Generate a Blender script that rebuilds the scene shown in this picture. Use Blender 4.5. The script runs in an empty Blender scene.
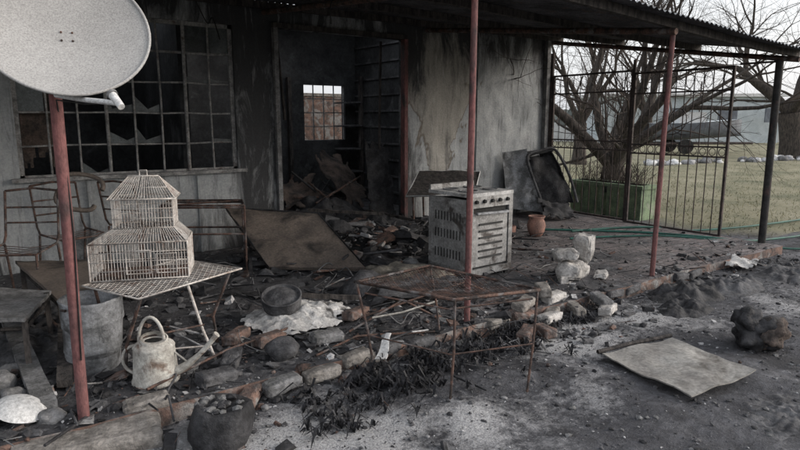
import bpy, math, random, bmesh
from mathutils import Vector, Matrix, noise
R=random.Random(7)
S=bpy.context.scene

# ---------------------------------------------------------------- materials
def rgba(c): return (c[0],c[1],c[2],1) if not isinstance(c,(int,float)) else (c,c,c,1)
class NT:
    def __init__(s,name):
        s.m=bpy.data.materials.new(name); s.m.use_nodes=True
        s.t=s.m.node_tree; s.n=s.t.nodes; s.b=s.n['Principled BSDF']
    def L(s,a,b): s.t.links.new(a,b)
    def coord(s,kind='Object',scale=(1,1,1)):
        tc=s.n.new('ShaderNodeTexCoord'); mp=s.n.new('ShaderNodeMapping')
        mp.inputs['Scale'].default_value=scale
        s.L(tc.outputs[kind],mp.inputs['Vector']); return mp.outputs['Vector']
    def noise(s,vec,scale,detail=5,rough=.6,dist=0):
        n=s.n.new('ShaderNodeTexNoise'); n.inputs['Scale'].default_value=scale
        n.inputs['Detail'].default_value=detail; n.inputs['Roughness'].default_value=rough
        n.inputs['Distortion'].default_value=dist
        s.L(vec,n.inputs['Vector']); return n.outputs['Fac']
    def ramp(s,fac,stops):
        r=s.n.new('ShaderNodeValToRGB'); e=r.color_ramp.elements
        e[0].position=stops[0][0]; e[0].color=rgba(stops[0][1])
        e[1].position=stops[-1][0]; e[1].color=rgba(stops[-1][1])
        for p,c in stops[1:-1]:
            k=e.new(p); k.color=rgba(c)
        s.L(fac,r.inputs['Fac']); return r.outputs['Color']
    def mix(s,fac,a,b,mode='MIX'):
        m=s.n.new('ShaderNodeMix'); m.data_type='RGBA'; m.blend_type=mode
        for v,i in ((fac,m.inputs['Factor']),(a,m.inputs['A']),(b,m.inputs['B'])):
            if hasattr(v,'links'): s.L(v,i)
            elif i.type=='VALUE': i.default_value=v
            else: i.default_value=rgba(v)
        return m.outputs['Result']
    def math(s,op,a,b=0,clamp=False):
        m=s.n.new('ShaderNodeMath'); m.operation=op; m.use_clamp=clamp
        for v,i in ((a,m.inputs[0]),(b,m.inputs[1])):
            if hasattr(v,'links'): s.L(v,i)
            else: i.default_value=v
        return m.outputs[0]
    def bump(s,h,st,dist=.02):
        b=s.n.new('ShaderNodeBump'); b.inputs['Strength'].default_value=st; b.inputs['Distance'].default_value=dist
        s.L(h,b.inputs['Height']); s.L(b.outputs['Normal'],s.b.inputs['Normal'])
    def fin(s,col,rough=.85,metal=0.):
        s.L(col,s.b.inputs['Base Color']); s.b.inputs['Metallic'].default_value=metal
        if hasattr(rough,'links'): s.L(rough,s.b.inputs['Roughness'])
        else: s.b.inputs['Roughness'].default_value=rough
        s.b.inputs['Specular IOR Level'].default_value=.3
        return s.m
def mat(name,base,dark,scale=6,lo=.4,hi=.6,rough=.85,metal=0.,bump=.4,bs=60,spots=None,stretch=(1,1,1)):
    t=NT(name); v=t.coord('Object',stretch)
    n=t.noise(v,scale,5,.65)
    c=t.ramp(n,[(lo,dark),(hi,base)])
    if spots:
        n2=t.noise(v,spots[1],4,.6,.5)
        c=t.mix(t.ramp(n2,[(spots[2],0),(spots[3],1)]),c,spots[0])
    g=t.noise(v,bs,3,.7)
    c=t.mix(1,c,t.ramp(g,[(.3,.65),(.7,1.25)]),'MULTIPLY')
    t.bump(g,bump,.01)
    return t.fin(c,rough,metal)

m_char=mat('charcoal',(.05,.05,.054),(.019,.019,.021),9,rough=.75,bump=.8,bs=40)
m_dark=mat('burnt_grey',(.12,.12,.126),(.045,.045,.049),7,rough=.9,bump=.7,bs=50)
m_ash=mat('ash',(.48,.48,.49),(.24,.24,.25),8,rough=1,bump=.6,bs=70)
m_grey=mat('debris_grey',(.23,.23,.235),(.11,.11,.11),8,rough=.95,bump=.6,bs=60)
m_brick=mat('sooty_brick',(.21,.135,.11),(.085,.07,.066),9,rough=.95,bump=.8,bs=50,spots=((.25,.245,.24),6,.50,.62))
m_brick2=mat('grey_brick',(.30,.28,.26),(.14,.13,.12),9,rough=.95,bump=.8,bs=50)
m_rust=mat('rusty_steel',(.14,.085,.068),(.042,.035,.033),14,rough=.85,bump=.5,bs=90,spots=((.17,.16,.16),10,.54,.66))
m_post=mat('red_oxide_paint',(.22,.095,.092),(.12,.065,.064),5,.35,.6,rough=.8,bump=.4,bs=60,spots=((.06,.05,.05),4,.52,.64),stretch=(1,1,.5))
m_blackpost=mat('burnt_post',(.045,.042,.042),(.02,.02,.02),7,rough=.8,spots=((.09,.05,.045),5,.55,.7))
m_white=mat('worn_white_paint',(.56,.55,.51),(.36,.34,.31),8,rough=.75,bump=.3,spots=((.18,.135,.11),9,.55,.68))
m_wire=mat('cage_wire_paint',(.66,.63,.60),(.44,.40,.37),9,rough=.6,bump=.1,spots=((.26,.18,.15),16,.56,.7))
m_dish=mat('dish_paint',(.41,.405,.40),(.36,.355,.35),2.5,rough=.65,bump=.0,bs=150,spots=((.30,.285,.27),3,.6,.8))
m_galv=mat('galvanised_sooty',(.34,.35,.37),(.15,.155,.16),7,rough=.6,metal=.2,bump=.3,bs=60,spots=((.07,.07,.07),5,.52,.66))
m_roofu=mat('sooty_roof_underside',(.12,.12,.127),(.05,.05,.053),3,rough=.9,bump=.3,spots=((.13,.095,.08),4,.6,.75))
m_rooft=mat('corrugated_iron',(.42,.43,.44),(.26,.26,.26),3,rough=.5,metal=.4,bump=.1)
m_steel=mat('stove_steel',(.42,.42,.42),(.20,.198,.195),5,.35,.62,rough=.5,metal=.35,bump=.3,bs=50,spots=((.095,.085,.08),5,.54,.66))
m_slot=mat('vent_shadow_grey',(.06,.06,.06),(.03,.03,.03),5,rough=.8)
m_steeltop=mat('stove_top',(.58,.58,.58),(.36,.36,.36),5,rough=.5,metal=.2,bump=.2,spots=((.17,.16,.15),5,.58,.7))
m_black=mat('soot_black',(.03,.03,.03),(.015,.015,.015),5,rough=.8)
m_timber=mat('burnt_timber',(.09,.08,.075),(.03,.028,.028),5,rough=.9,bump=.9,bs=30,stretch=(4,4,1))
m_board=mat('scorched_board',(.205,.168,.142),(.095,.082,.075),2.0,.34,.60,rough=.8,bump=.3,bs=45,spots=((.05,.045,.042),2.2,.52,.66))
m_card=mat('scorched_card_sheet',(.34,.33,.31),(.18,.17,.16),3,.35,.6,rough=.85,bump=.3,bs=40,spots=((.09,.08,.07),2.6,.54,.68))
m_terra=mat('terracotta',(.38,.21,.165),(.24,.15,.125),8,rough=.85,bump=.2,spots=((.09,.08,.075),6,.55,.7))
m_cloth=mat('ashen_cloth',(.64,.63,.62),(.36,.355,.35),6,.35,.6,rough=1,bump=.6,bs=60,spots=((.12,.115,.11),7,.58,.68))
m_plaster=mat('broken_plaster',(.55,.53,.51),(.33,.315,.30),6,rough=1,bump=.7,bs=50,spots=((.14,.13,.125),5,.58,.68))
m_sack=mat('burnt_sacking',(.22,.20,.17),(.085,.08,.072),6,rough=1,bump=.6)
m_rug=mat('burnt_rug',(.13,.10,.086),(.045,.04,.038),6,rough=1,bump=.6)
m_green=mat('planter_green',(.22,.29,.18),(.11,.15,.10),5,rough=.8,spots=((.28,.29,.24),4,.58,.72))
m_hose=mat('green_hose',(.04,.14,.115),(.03,.085,.07),4,rough=.55,bump=.05)
m_bark=mat('bark',(.095,.080,.070),(.038,.034,.031),8,rough=1,bump=1,bs=30,stretch=(3,3,.6))
m_twig=mat('twigs',(.09,.072,.062),(.045,.038,.034),3,rough=1)
m_drygrass=mat('dry_grass_blades',(.27,.25,.15),(.14,.15,.09),.8,rough=1,bump=0)
m_bush=mat('distant_foliage',(.14,.15,.14),(.08,.09,.085),.6,rough=1)
m_gate=mat('gate_iron',(.09,.068,.063),(.038,.034,.034),8,rough=.8,bump=.3,spots=((.18,.16,.15),12,.6,.7))
m_wframe=mat('window_steel',(.36,.355,.35),(.14,.14,.14),9,.35,.6,rough=.8,bump=.4,spots=((.12,.09,.08),7,.56,.70))
m_glass=mat('sooty_glass',(.12,.135,.14),(.045,.05,.053),3,rough=.3,bump=.1)
m_inner=mat('sooty_inner_wall',(.075,.078,.082),(.026,.027,.029),1.6,.35,.65,rough=.95,bump=.4,bs=20,spots=((.13,.135,.14),2.2,.6,.75))
m_blue=mat('pale_grey_paint',(.52,.57,.60),(.44,.49,.52),2,rough=.6,bump=.05)
m_hull=mat('boat_hull',(.17,.19,.22),(.11,.12,.145),3,rough=.5,bump=.05)
m_bwhite=mat('white_wall',(.70,.70,.70),(.58,.58,.58),2,rough=.8)
m_leaf=mat('charred_leaf',(.042,.042,.047),(.016,.016,.018),6,rough=.65,bump=.3)

def wallmat():
    t=NT('burnt_wall'); v=t.coord('Object'); vs=t.coord('Object',(2.2,1,.5))
    sep=t.n.new('ShaderNodeSeparateXYZ'); t.L(v,sep.inputs[0])
    x,z=sep.outputs[0],sep.outputs[2]
    base=t.ramp(t.noise(v,1.8,6,.7),[(.3,(.25,.265,.275)),(.5,(.35,.365,.375)),(.7,(.46,.47,.475))])
    st=t.noise(vs,2.0,7,.72,.6)
    h=t.math('MAXIMUM',t.math('MULTIPLY',t.math('SUBTRACT',z,1.95),.24),-.04)
    def near(cx,a,k): return t.math('MAXIMUM',t.math('SUBTRACT',a,t.math('MULTIPLY',t.math('ABSOLUTE',t.math('SUBTRACT',x,cx)),k)),0)
    lo=t.math('MAXIMUM',t.math('MULTIPLY',t.math('SUBTRACT',.60,z),.30),0)
    k=t.math('ADD',t.math('ADD',t.math('ADD',st,h),t.math('ADD',near(2.62,.34,.62),lo)),t.math('ADD',near(4.65,.22,.6),near(7.2,.13,.5)))
    soot=t.ramp(k,[(.53,0),(.60,.4),(.72,1)])
    n=t.noise(t.coord('Object',(1,1,.5)),1.7,4,.55,1.0)
    kx=t.math('SUBTRACT',.22,t.math('MULTIPLY',t.math('ABSOLUTE',t.math('SUBTRACT',x,5.2)),.40))
    kz=t.math('MINIMUM',t.math('MULTIPLY',t.math('SUBTRACT',z,1.45),.18),.04)
    q=t.math('ADD',n,t.math('ADD',kx,kz))
    inn=t.ramp(q,[(.585,0),(.60,1)])
    c=t.mix(t.math('MULTIPLY',inn,.7),base,(.31,.285,.245))
    em=t.ramp(t.math('ABSOLUTE',t.math('SUBTRACT',q,.595)),[(.004,1),(.025,0)])
    c=t.mix(t.math('MULTIPLY',em,.75),c,(.12,.095,.075))
    c=t.mix(soot,c,(.048,.049,.052))
    g=t.noise(v,45,4,.7); c=t.mix(1,c,t.ramp(g,[(.3,.8),(.7,1.15)]),'MULTIPLY')
    sp=t.noise(t.coord('Object',(7,1,.9)),3,5,.65); c=t.mix(t.ramp(sp,[(.60,0),(.76,.5)]),c,(.52,.525,.53))
    sp=t.noise(t.coord('Object',(9,1,.7)),2.3,5,.65); c=t.mix(t.ramp(sp,[(.55,0),(.70,.7)]),c,(.08,.08,.083))
    t.bump(t.noise(v,14,6,.7),.4,.02)
    return t.fin(c,.8)
m_wall=wallmat()

def groundmat():
    t=NT('ground_soil'); v=t.coord('Object')
    a=t.n.new('ShaderNodeAttribute'); a.attribute_name='ash'
    g=t.n.new('ShaderNodeAttribute'); g.attribute_name='grass'
    n1=t.noise(v,1.1,7,.68); n2=t.noise(v,16,6,.75); n3=t.noise(v,90,3,.8)
    soil=t.ramp(n1,[(.32,(.052,.053,.060)),(.5,(.090,.091,.101)),(.66,(.145,.145,.155))])
    soil=t.mix(1,soil,t.ramp(n2,[(.3,.5),(.5,.95),(.7,1.55)]),'MULTIPLY')
    soil=t.mix(t.ramp(n3,[(.60,0),(.72,.7)]),soil,(.30,.30,.315))
    nb=t.noise(v,2.1,5,.65)
    soil=t.mix(t.ramp(nb,[(.52,0),(.62,.85)]),soil,(.033,.033,.037))
    ashn=t.math('ADD',t.math('MULTIPLY',t.math('ADD',t.math('MULTIPLY',n2,.6),t.math('MULTIPLY',n1,.4)),.85),t.math('MULTIPLY',a.outputs['Fac'],.46))
    am=t.ramp(ashn,[(.53,0),(.74,1)])
    ashc=t.ramp(n3,[(.35,(.22,.22,.23)),(.6,(.52,.52,.53))])
    c=t.mix(am,soil,ashc)
    gn=t.math('ADD',t.math('MULTIPLY',n2,.4),g.outputs['Fac'])
    gm=t.ramp(gn,[(.45,0),(.9,1)])
    gc=t.ramp(t.noise(v,.8,7,.7),[(.35,(.15,.155,.10)),(.5,(.24,.225,.15)),(.65,(.31,.29,.21))])
    gc=t.mix(1,gc,t.ramp(n2,[(.3,.7),(.7,1.2)]),'MULTIPLY')
    c=t.mix(gm,c,gc)
    hb=t.math('ADD',n2,t.math('MULTIPLY',n3,.4))
    t.bump(hb,.9,.03)
    return t.fin(c,.92)
m_ground=groundmat()

def pavemat():
    t=NT('sooty_brick_paving'); v=t.coord('Object')
    b=t.n.new('ShaderNodeTexBrick'); b.inputs['Scale'].default_value=1; b.inputs['Brick Width'].default_value=.22
    b.inputs['Row Height'].default_value=.11; b.inputs['Mortar Size'].default_value=.007
    b.inputs['Color1'].default_value=(.165,.143,.143,1); b.inputs['Color2'].default_value=(.24,.208,.205,1); b.inputs['Mortar'].default_value=(.06,.06,.06,1)
    w=t.n.new('ShaderNodeTexNoise'); w.inputs['Scale'].default_value=3; t.L(v,w.inputs['Vector'])
    vm=t.n.new('ShaderNodeVectorMath'); vm.operation='MULTIPLY_ADD'; t.L(w.outputs['Color'],vm.inputs[0]); vm.inputs[1].default_value=(.03,.03,0); t.L(v,vm.inputs[2])
    t.L(vm.outputs[0],b.inputs['Vector'])
    n=t.noise(v,1.7,7,.7); n2=t.noise(v,22,5,.75)
    sep=t.n.new('ShaderNodeSeparateXYZ'); t.L(v,sep.inputs[0])
    k=t.math('ADD',n,t.math('MULTIPLY',t.math('SUBTRACT',sep.outputs[0],4.4),.055))
    c=t.mix(t.ramp(k,[(.42,0),(.70,1)]),(.062,.062,.067),b.outputs['Color'])
    c=t.mix(1,c,t.ramp(n2,[(.3,.55),(.7,1.45)]),'MULTIPLY')
    c=t.mix(t.ramp(t.noise(v,5,6,.8),[(.54,0),(.68,.75)]),c,(.30,.30,.31))
    t.bump(t.math('ADD',t.math('MULTIPLY',b.outputs['Fac'],-.6),n2),.7,.02)
    return t.fin(c,.9)
m_pave=pavemat()

# ---------------------------------------------------------------- mesh builder
def ico(sub):
    bm=bmesh.new(); bmesh.ops.create_icosphere(bm,subdivisions=sub,radius=1)
    bm.verts.ensure_lookup_table(); V=[tuple(v.co) for v in bm.verts]; F=[tuple(v.index for v in f.verts) for f in bm.faces]; bm.free(); return V,F
ICO={k:ico(k) for k in (1,2,3,4)}
def cubegrid(n=8):
    bm=bmesh.new(); bmesh.ops.create_cube(bm,size=2); bmesh.ops.subdivide_edges(bm,edges=bm.edges[:],cuts=n,use_grid_fill=True)
    bm.verts.ensure_lookup_table(); V=[tuple(v.co) for v in bm.verts]; F=[tuple(v.index for v in f.verts) for f in bm.faces]; bm.free(); return V,F
CUBE=cubegrid(9)
class B:
    def __init__(s,name,origin=(0,0,0)):
        s.name=name; s.v=[]; s.f=[]; s.m=[]; s.fm=[]; s.fs=[]; s.o=Vector(origin)
    def mi(s,m):
        if m not in s.m: s.m.append(m)
        return s.m.index(m)
    def add(s,vs,fs,m,sm=False):
        o=len(s.v); k=s.mi(m); s.v.extend(tuple(v) for v in vs)
        for f in fs: s.f.append(tuple(i+o for i in f)); s.fm.append(k); s.fs.append(sm)
    def box(s,c,sz,m,rz=0,rx=0,ry=0,jit=0,bev=0):
        X,Y,Z=[a/2 for a in sz]; M=Matrix.Rotation(rz,3,'Z')@Matrix.Rotation(ry,3,'Y')@Matrix.Rotation(rx,3,'X')
        vs=[]; 
        for x,y,z in ((-1,-1,-1),(1,-1,-1),(1,1,-1),(-1,1,-1),(-1,-1,1),(1,-1,1),(1,1,1),(-1,1,1)):
            p=Vector((x*X*(1+R.uniform(-jit,jit)),y*Y*(1+R.uniform(-jit,jit)),z*Z*(1+R.uniform(-jit,jit))))
            vs.append(M@p+Vector(c))
        s.add(vs,[(0,3,2,1),(4,5,6,7),(0,1,5,4),(1,2,6,5),(2,3,7,6),(3,0,4,7)],m)
    def brick(s,c,sz,m,rz=0,rx=0,ry=0,sub=5,amp=.006,chip=.02):
        M=Matrix.Rotation(rz,3,'Z')@Matrix.Rotation(ry,3,'Y')@Matrix.Rotation(rx,3,'X')
        V,F=CUBE; off=Vector((R.uniform(0,99),)*3); vs=[]; mn=min(sz)
        for v in V:
            q=Vector(v)
            p=Vector((q.x*sz[0]/2,q.y*sz[1]/2,q.z*sz[2]/2))
            dist=sorted((sz[i]/2-abs(p[i])) for i in range(3))
            near=max(0,1-(dist[1])/(mn*.22))
            cut=near*(.10*mn+chip*max(0,noise.noise(p*14+off)+.1))
            p-=Vector((math.copysign(1,p.x),math.copysign(1,p.y),math.copysign(1,p.z)))*cut*.7
            p+=noise.noise_vector(p*10+off)*amp+noise.noise_vector(p*50+off)*min(amp,.006)*.4
            vs.append(M@p+Vector(c))
        s.add(vs,F,m,False)
    def cyl(s,a,b,r1,r2,m,n=8,caps=True,sm=True):
        a=Vector(a); b=Vector(b); d=(b-a)
        if d.length<1e-6: return
        d.normalize(); u=d.orthogonal().normalized(); w=d.cross(u)
        vs=[]
        for p,r in ((a,r1),(b,r2)):
            for i in range(n):
                t=2*math.pi*i/n; vs.append(p+(u*math.cos(t)+w*math.sin(t))*r)
        fs=[(i,(i+1)%n,n+(i+1)%n,n+i) for i in range(n)]
        s.add(vs,fs,m,sm)
        if caps: s.add(vs,[tuple(range(n))[::-1],tuple(range(n,2*n))],m)
    def path(s,pts,r,m,n=6,closed=False):
        pts=[Vector(p) for p in pts]; N=len(pts); vs=[]; u=None
        rr=r if isinstance(r,(list,tuple)) else [r]*N
        for i,p in enumerate(pts):
            a=pts[i-1] if (i>0 or closed) else p; b=pts[(i+1)%N] if (i<N-1 or closed) else p
            d=(b-a).normalized()
            if u is None: u=d.orthogonal().normalized()
            else:
                u=(u-d*u.dot(d)); u=u.normalized() if u.length>1e-5 else d.orthogonal().normalized()
            w=d.cross(u)
            for k in range(n):
                t=2*math.pi*k/n; vs.append(p+(u*math.cos(t)+w*math.sin(t))*rr[i])
        fs=[]
        for i in range(N if closed else N-1):
            j=(i+1)%N
            for k in range(n): fs.append((i*n+k,i*n+(k+1)%n,j*n+(k+1)%n,j*n+k))
        s.add(vs,fs,m,True)
    def blob(s,c,sz,m,amp=.25,fr=1.5,sub=3,rz=0,sm=True):
        V,F=ICO[sub]; o=Vector((R.uniform(0,50),R.uniform(0,50),R.uniform(0,50))); M=Matrix.Rotation(rz,3,'Z'); vs=[]
        for v in V:
            v=Vector(v); k=1+amp*noise.noise(v*fr+o)*2+amp*.5*noise.noise(v*fr*3+o)+(amp*.3*noise.noise(v*fr*8+o) if sub>2 else 0)
            vs.append(M@Vector((v.x*sz[0]*k,v.y*sz[1]*k,v.z*sz[2]*k))+Vector(c))
        s.add(vs,F,m,sm)
    def grid(s,fn,nu,nv,m,sm=True,keep=None):
        vs=[fn(i/nu,j/nv) for j in range(nv+1) for i in range(nu+1)]
        fs=[]
        for j in range(nv):
            for i in range(nu):
                if keep and not keep((i+.5)/nu,(j+.5)/nv): continue
                a=j*(nu+1)+i; fs.append((a,a+1,a+nu+2,a+nu+1))
        s.add(vs,fs,m,sm)
    def sheet(s,q,m,nu=24,nv=24,amp=.02,fr=4,th=.006,rag=0,curl=0):
        q=[Vector(a) for a in q]; nrm=(q[1]-q[0]).cross(q[3]-q[0]).normalized(); o=Vector((R.uniform(0,50),)*3)
        def f(u,v,side=0):
            p=q[0].lerp(q[1],u).lerp(q[3].lerp(q[2],u),v)
            p=p+nrm*(amp*noise.noise(p*fr+o)*2+amp*.5*noise.noise(p*fr*3+o)+side*th+curl*((2*u-1)**2+(2*v-1)**4))
            return p
        kp=None
        if rag:
            def kp(u,v):
                e=min(u,v,1-u,1-v); return e>rag*max(0,noise.noise(Vector((u*6,v*6,0))+o)*1.6+.35)
        s.grid(lambda u,v:f(u,v,1),nu,nv,m,True,kp); s.grid(lambda u,v:f(u,v,-1),nu,nv,m,True,kp)
        if not rag:
            for A,Bq in (((0,0),(1,0)),((1,0),(1,1)),((1,1),(0,1)),((0,1),(0,0))):
                n=nu; vs=[]
                for i in range(n+1):
                    u=A[0]+(Bq[0]-A[0])*i/n; v=A[1]+(Bq[1]-A[1])*i/n
                    vs+= [f(u,v,1),f(u,v,-1)]
                s.add(vs,[(2*i,2*i+1,2*i+3,2*i+2) for i in range(n)],m)
    def lathe(s,prof,c,m,n=32,M=None,dent=0,fr=5,arc=1.):
        vs=[]; o=Vector((R.uniform(0,50),)*3); cl=arc>=1; nn=n if cl else n+1
        for r,z in prof:
            for k in range(nn):
                t=2*math.pi*arc*k/n; p=Vector((r*math.cos(t),r*math.sin(t),z))
                if dent: p+=Vector((p.x,p.y,0))*dent*noise.noise(p*fr+o)*2+Vector((0,0,dent*.15*noise.noise(p*fr*1.3-o)))
                if M: p=M@p
                vs.append(p+Vector(c))
        fs=[(i*nn+k,i*nn+(k+1)%nn,(i+1)*nn+(k+1)%nn,(i+1)*nn+k) for i in range(len(prof)-1) for k in range(n)]
        s.add(vs,fs,m,True)
    def done(s,parent=None):
        me=bpy.data.meshes.new(s.name); o=s.o
        me.from_pydata([(v[0]-o.x,v[1]-o.y,v[2]-o.z) for v in s.v],[],s.f)
        for m in s.m: me.materials.append(m)
        me.polygons.foreach_set('material_index',s.fm); me.polygons.foreach_set('use_smooth',s.fs); me.update()
        ob=bpy.data.objects.new(s.name,me); ob.location=o; S.collection.objects.link(ob)
        if parent: ob.parent=parent
        return ob
def empty(name):
    e=bpy.data.objects.new(name,None); S.collection.objects.link(e); return e
def nz(x,y,z=0): return noise.noise(Vector((x,y,z)))
def curve(P,n=8):
    out=[]
    P=[Vector(p) for p in P]
    for i in range(len(P)-1):
        p0=P[max(i-1,0)];p1=P[i];p2=P[i+1];p3=P[min(i+2,len(P)-1)]
        for k in range(n):
            t=k/n; out.append(.5*((2*p1)+(p2-p0)*t+(2*p0-5*p1+4*p2-p3)*t*t+(3*p1-p0-3*p2+p3)*t**3))
    return out+[P[-1]]

# ---------------------------------------------------------------- ground
def smooth(a,b,x):
    t=max(0,min(1,(x-a)/(b-a))); return t*t*(3-2*t)
def grassiness(x,y):
    w=1.2*nz(x*.5,y*.5,3)
    g=smooth(7.4,9.2,x+w)
    if y<3.5: g=smooth(7.6,10.5,x+w-(3.5-y)*.1)
    return max(g, smooth(10.5,12.5,y+w), smooth(-6,-9,x))
def gz(x,y):
    f=1-grassiness(x,y); far=1 if abs(x)<30 and abs(y)<30 else .0
    z=.03*nz(x*.7,y*.7)*far+f*(.028*nz(x*2.3,y*2.3,1)+.014*nz(x*7,y*7,2)+.006*nz(x*19,y*19,5))
    if 2.95<y<12 and -4<x<7.45: z=min(z,.01)
    return z
def lines(a,b,st,lo,hi):
    L=[a+i*st for i in range(int((b-a)/st)+1)]; d=st; v=L[-1]
    while v<hi: d*=1.25; v+=d; L.append(v)
    d=st; v=a; P=[]
    while v>lo: d*=1.25; v-=d; P.append(v)
    return P[::-1]+L
xs=lines(-1,9.5,.05,-600,900); ys=lines(.4,5.5,.05,-600,900)
gv=[(x,y,gz(x,y)) for y in ys for x in xs]; nx=len(xs)
gf=[(j*nx+i,j*nx+i+1,(j+1)*nx+i+1,(j+1)*nx+i) for j in range(len(ys)-1) for i in range(nx-1)]
me=bpy.data.meshes.new('ground'); me.from_pydata(gv,[],gf); me.materials.append(m_ground)
ashspots=[(1.0,2.45,.35,1.),(1.45,2.25,.4,1.),(2.0,2.1,.28,.8),(3.1,2.55,.35,1.),(2.6,1.95,.25,.5),(.3,3.3,.35,.6),(1.9,1.4,.35,.35),(4.3,2.5,.4,.7),(3.9,1.1,.35,.4),(1.2,1.9,.35,.5),(3.6,2.8,.45,.8),(.6,2.7,.3,.8),(5.5,2.2,.4,.5),(2.9,.9,.3,.3),(5.0,1.6,.5,.35)]
aa=me.attributes.new('ash','FLOAT','POINT'); ag=me.attributes.new('grass','FLOAT','POINT')
av=[];gvv=[]
for x,y,z in gv:
    a=0
    if -1<x<9 and 0<y<6:
        for cx,cy,r,k in ashspots: a+=k*math.exp(-((x-cx)**2+(y-cy)**2)/(r*r))
        a*=.75+.8*nz(x*3.1,y*3.1,9)
    av.append(max(0,min(1,a))); gvv.append(grassiness(x,y) if abs(x)<40 and abs(y)<40 else 1)
aa.data.foreach_set('value',av); ag.data.foreach_set('value',gvv)
me.polygons.foreach_set('use_smooth',[True]*len(gf))
ob=bpy.data.objects.new('ground',me); S.collection.objects.link(ob)

SL=.09
b=B('veranda_paving')
def pave(u,v):
    x=-3.8+u*11.2; y=2.98+v*3.52
    e=.025*nz(x*3,1.7) if v==0 else 0
    return (x,y+e,SL+.006*nz(x*2,y*2)+.004*nz(x*9,y*9))
b.grid(pave,220,70,m_pave)
b.grid(lambda u,v:(-3.8+u*11.2,2.98+.025*nz((-3.8+u*11.2)*3,1.7)*v-.01*(1-v),-.05+(SL+.05+.004*nz((-3.8+u*11.2)*2,5.96))*v),220,1,m_brick)
b.box((7.42,4.74,.0),(.03,3.5,.17),m_brick)
b.done()
b=B('concrete_footing',(.3,2.95,0)); b.brick((.3,2.96,.03),(.62,.36,.10),m_brick2,rz=-.15,amp=.012); b.brick((.75,2.75,.0),(.3,.25,.07),m_grey,rz=.3,amp=.01); b.done()

# ---------------------------------------------------------------- house
house=empty('burnt_house')
def wallbox(bb,x0,x1,z0,z1,y0=6.5,y1=6.64,m=m_wall): bb.box(((x0+x1)/2,(y0+y1)/2,(z0+z1)/2),(x1-x0,y1-y0,z1-z0),m)
b=B('front_wall')
segs=[(-4,.30,0,2.72),(.30,2.36,0,.95),(.30,2.36,2.50,2.72),(2.36,2.80,0,2.72),(2.80,4.63,2.52,2.72),(4.63,7.30,0,2.72)]
for x0,x1,z0,z1 in segs:
    wallbox(b,x0,x1,z0,z1)
    amp=.05 if x1-x0>1 and z1-z0>.5 else .008
    def f(u,v):
        x=x0+(x1-x0)*u; z=z0+(z1-z0)*v; e=min(u,1-u,v,1-v)*8; e=min(1,e)
        return (x,6.494-e*amp*(.5+nz(x*1.7,z*1.1,4)+.4*nz(x*5,z*3,8)+.15*nz(x*14,z*9,8)),z)
    b.grid(f,int((x1-x0)*28)+2,int((z1-z0)*28)+2,m_wall)
for x in (-.9,5.86): b.box((x,6.452,1.36),(.045,.03,2.7),m_wall)
for x in (.85,1.4,1.9): b.box((x,6.452,.47),(.03,.02,.9),m_wall)
b.box((1.33,6.455,.955),(2.2,.09,.035),m_wframe)
b.box((7.27,6.455,1.36),(.07,.07,2.68),m_grey)
b.done(house)
b=B('inner_walls')
wb=9.5
for x0,x1,z0,z1 in [(-4,4.65,0,3.2),(4.65,5.45,0,1.15),(4.65,5.45,2.1,3.2),(5.45,7.3,0,3.2)]: wallbox(b,x0,x1,z0,z1,wb,wb+.12,m_inner)
b.box((5.72,8.07,1.52),(.1,2.84,3.04),m_inner)
for k in range(10): b.box((5.655,8.07,.3+k*.27),(.03,2.8,.03),m_dark,rx=R.uniform(-.008,.008))
b.box((-3.95,8.07,1.4),(.1,2.84,2.8),m_inner); b.box((7.24,8.07,1.4),(.1,2.84,2.8),m_wall)
b.box((2.0,8.3,1.4),(.1,2.3,2.8),m_inner)
b.box((1.6,8.07,.02),(10.9,2.84,.16),m_dark)
b.box((5.60,9.2,1.15),(.05,.07,2.2),m_timber); b.box((4.35,9.44,1.1),(.06,.08,2.2),m_timber)
for z in (.6,1.0,1.4,1.8): b.box((5.4,9.3,z),(.4,.3,.025),m_dark,ry=R.uniform(-.1,.1))
b.done(house)
b=B('front_window')
X0,X1,Z0,Z1=.30,2.36,.95,2.50; yw=6.55
def bar(p,q,w=.022): 
    b.box(((p[0]+q[0])/2,yw,(p[1]+q[1])/2),(max(abs(q[0]-p[0]),w),.03,max(abs(q[1]-p[1]),w)),m_wframe)
for z in (Z0+.02,Z1-.02): bar((X0,z),(X1,z),.04)
for x in (X0+.02,X1-.02): bar((x,Z0),(x,Z1),.04)
cols=8; rows=5; cx=[X0+(X1-X0)*i/cols for i in range(cols+1)]; rz=[Z0+(Z1-Z0)*j/rows for j in range(rows+1)]
for i in range(1,cols):
    w=.034 if i in (3,6) else .020
    b.path([(cx[i]+R.uniform(-.008,.008),yw+R.uniform(-.01,.01)-.002*i,z) for z in (Z0,(Z0+Z1)/2,Z1)],w*.6,m_wframe,4)
for j in range(1,rows):
    pts=[(X0+(X1-X0)*k/8,yw+.014,rz[j]+R.uniform(-.006,.006)) for k in range(9)]
    b.path(pts,.012 if j!=4 else .018,m_wframe,4)
for i in range(cols):
    for j in range(rows):
        q=R.random()
        x0,x1,z0,z1=cx[i]+.01,cx[i+1]-.01,rz[j]+.01,rz[j+1]-.01
        if q<.12: b.add([(x0,yw+.01,z0),(x1,yw+.012,z0),(x1,yw+.01,z1),(x0,yw+.01,z1)],[(0,1,2,3)],m_glass)
        elif q<.42:
            a=R.uniform(.1,.6); c=R.uniform(.2,.7)
            b.add([(x0,yw+.01,z0),(x1,yw+.01,z0),(x1,yw+.01,z0+(z1-z0)*a*.5),(x0+(x1-x0)*c,yw+.01,z0+(z1-z0)*.1),(x0,yw+.01,z0+(z1-z0)*a)],[(0,1,2,3,4)],m_glass)
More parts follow.
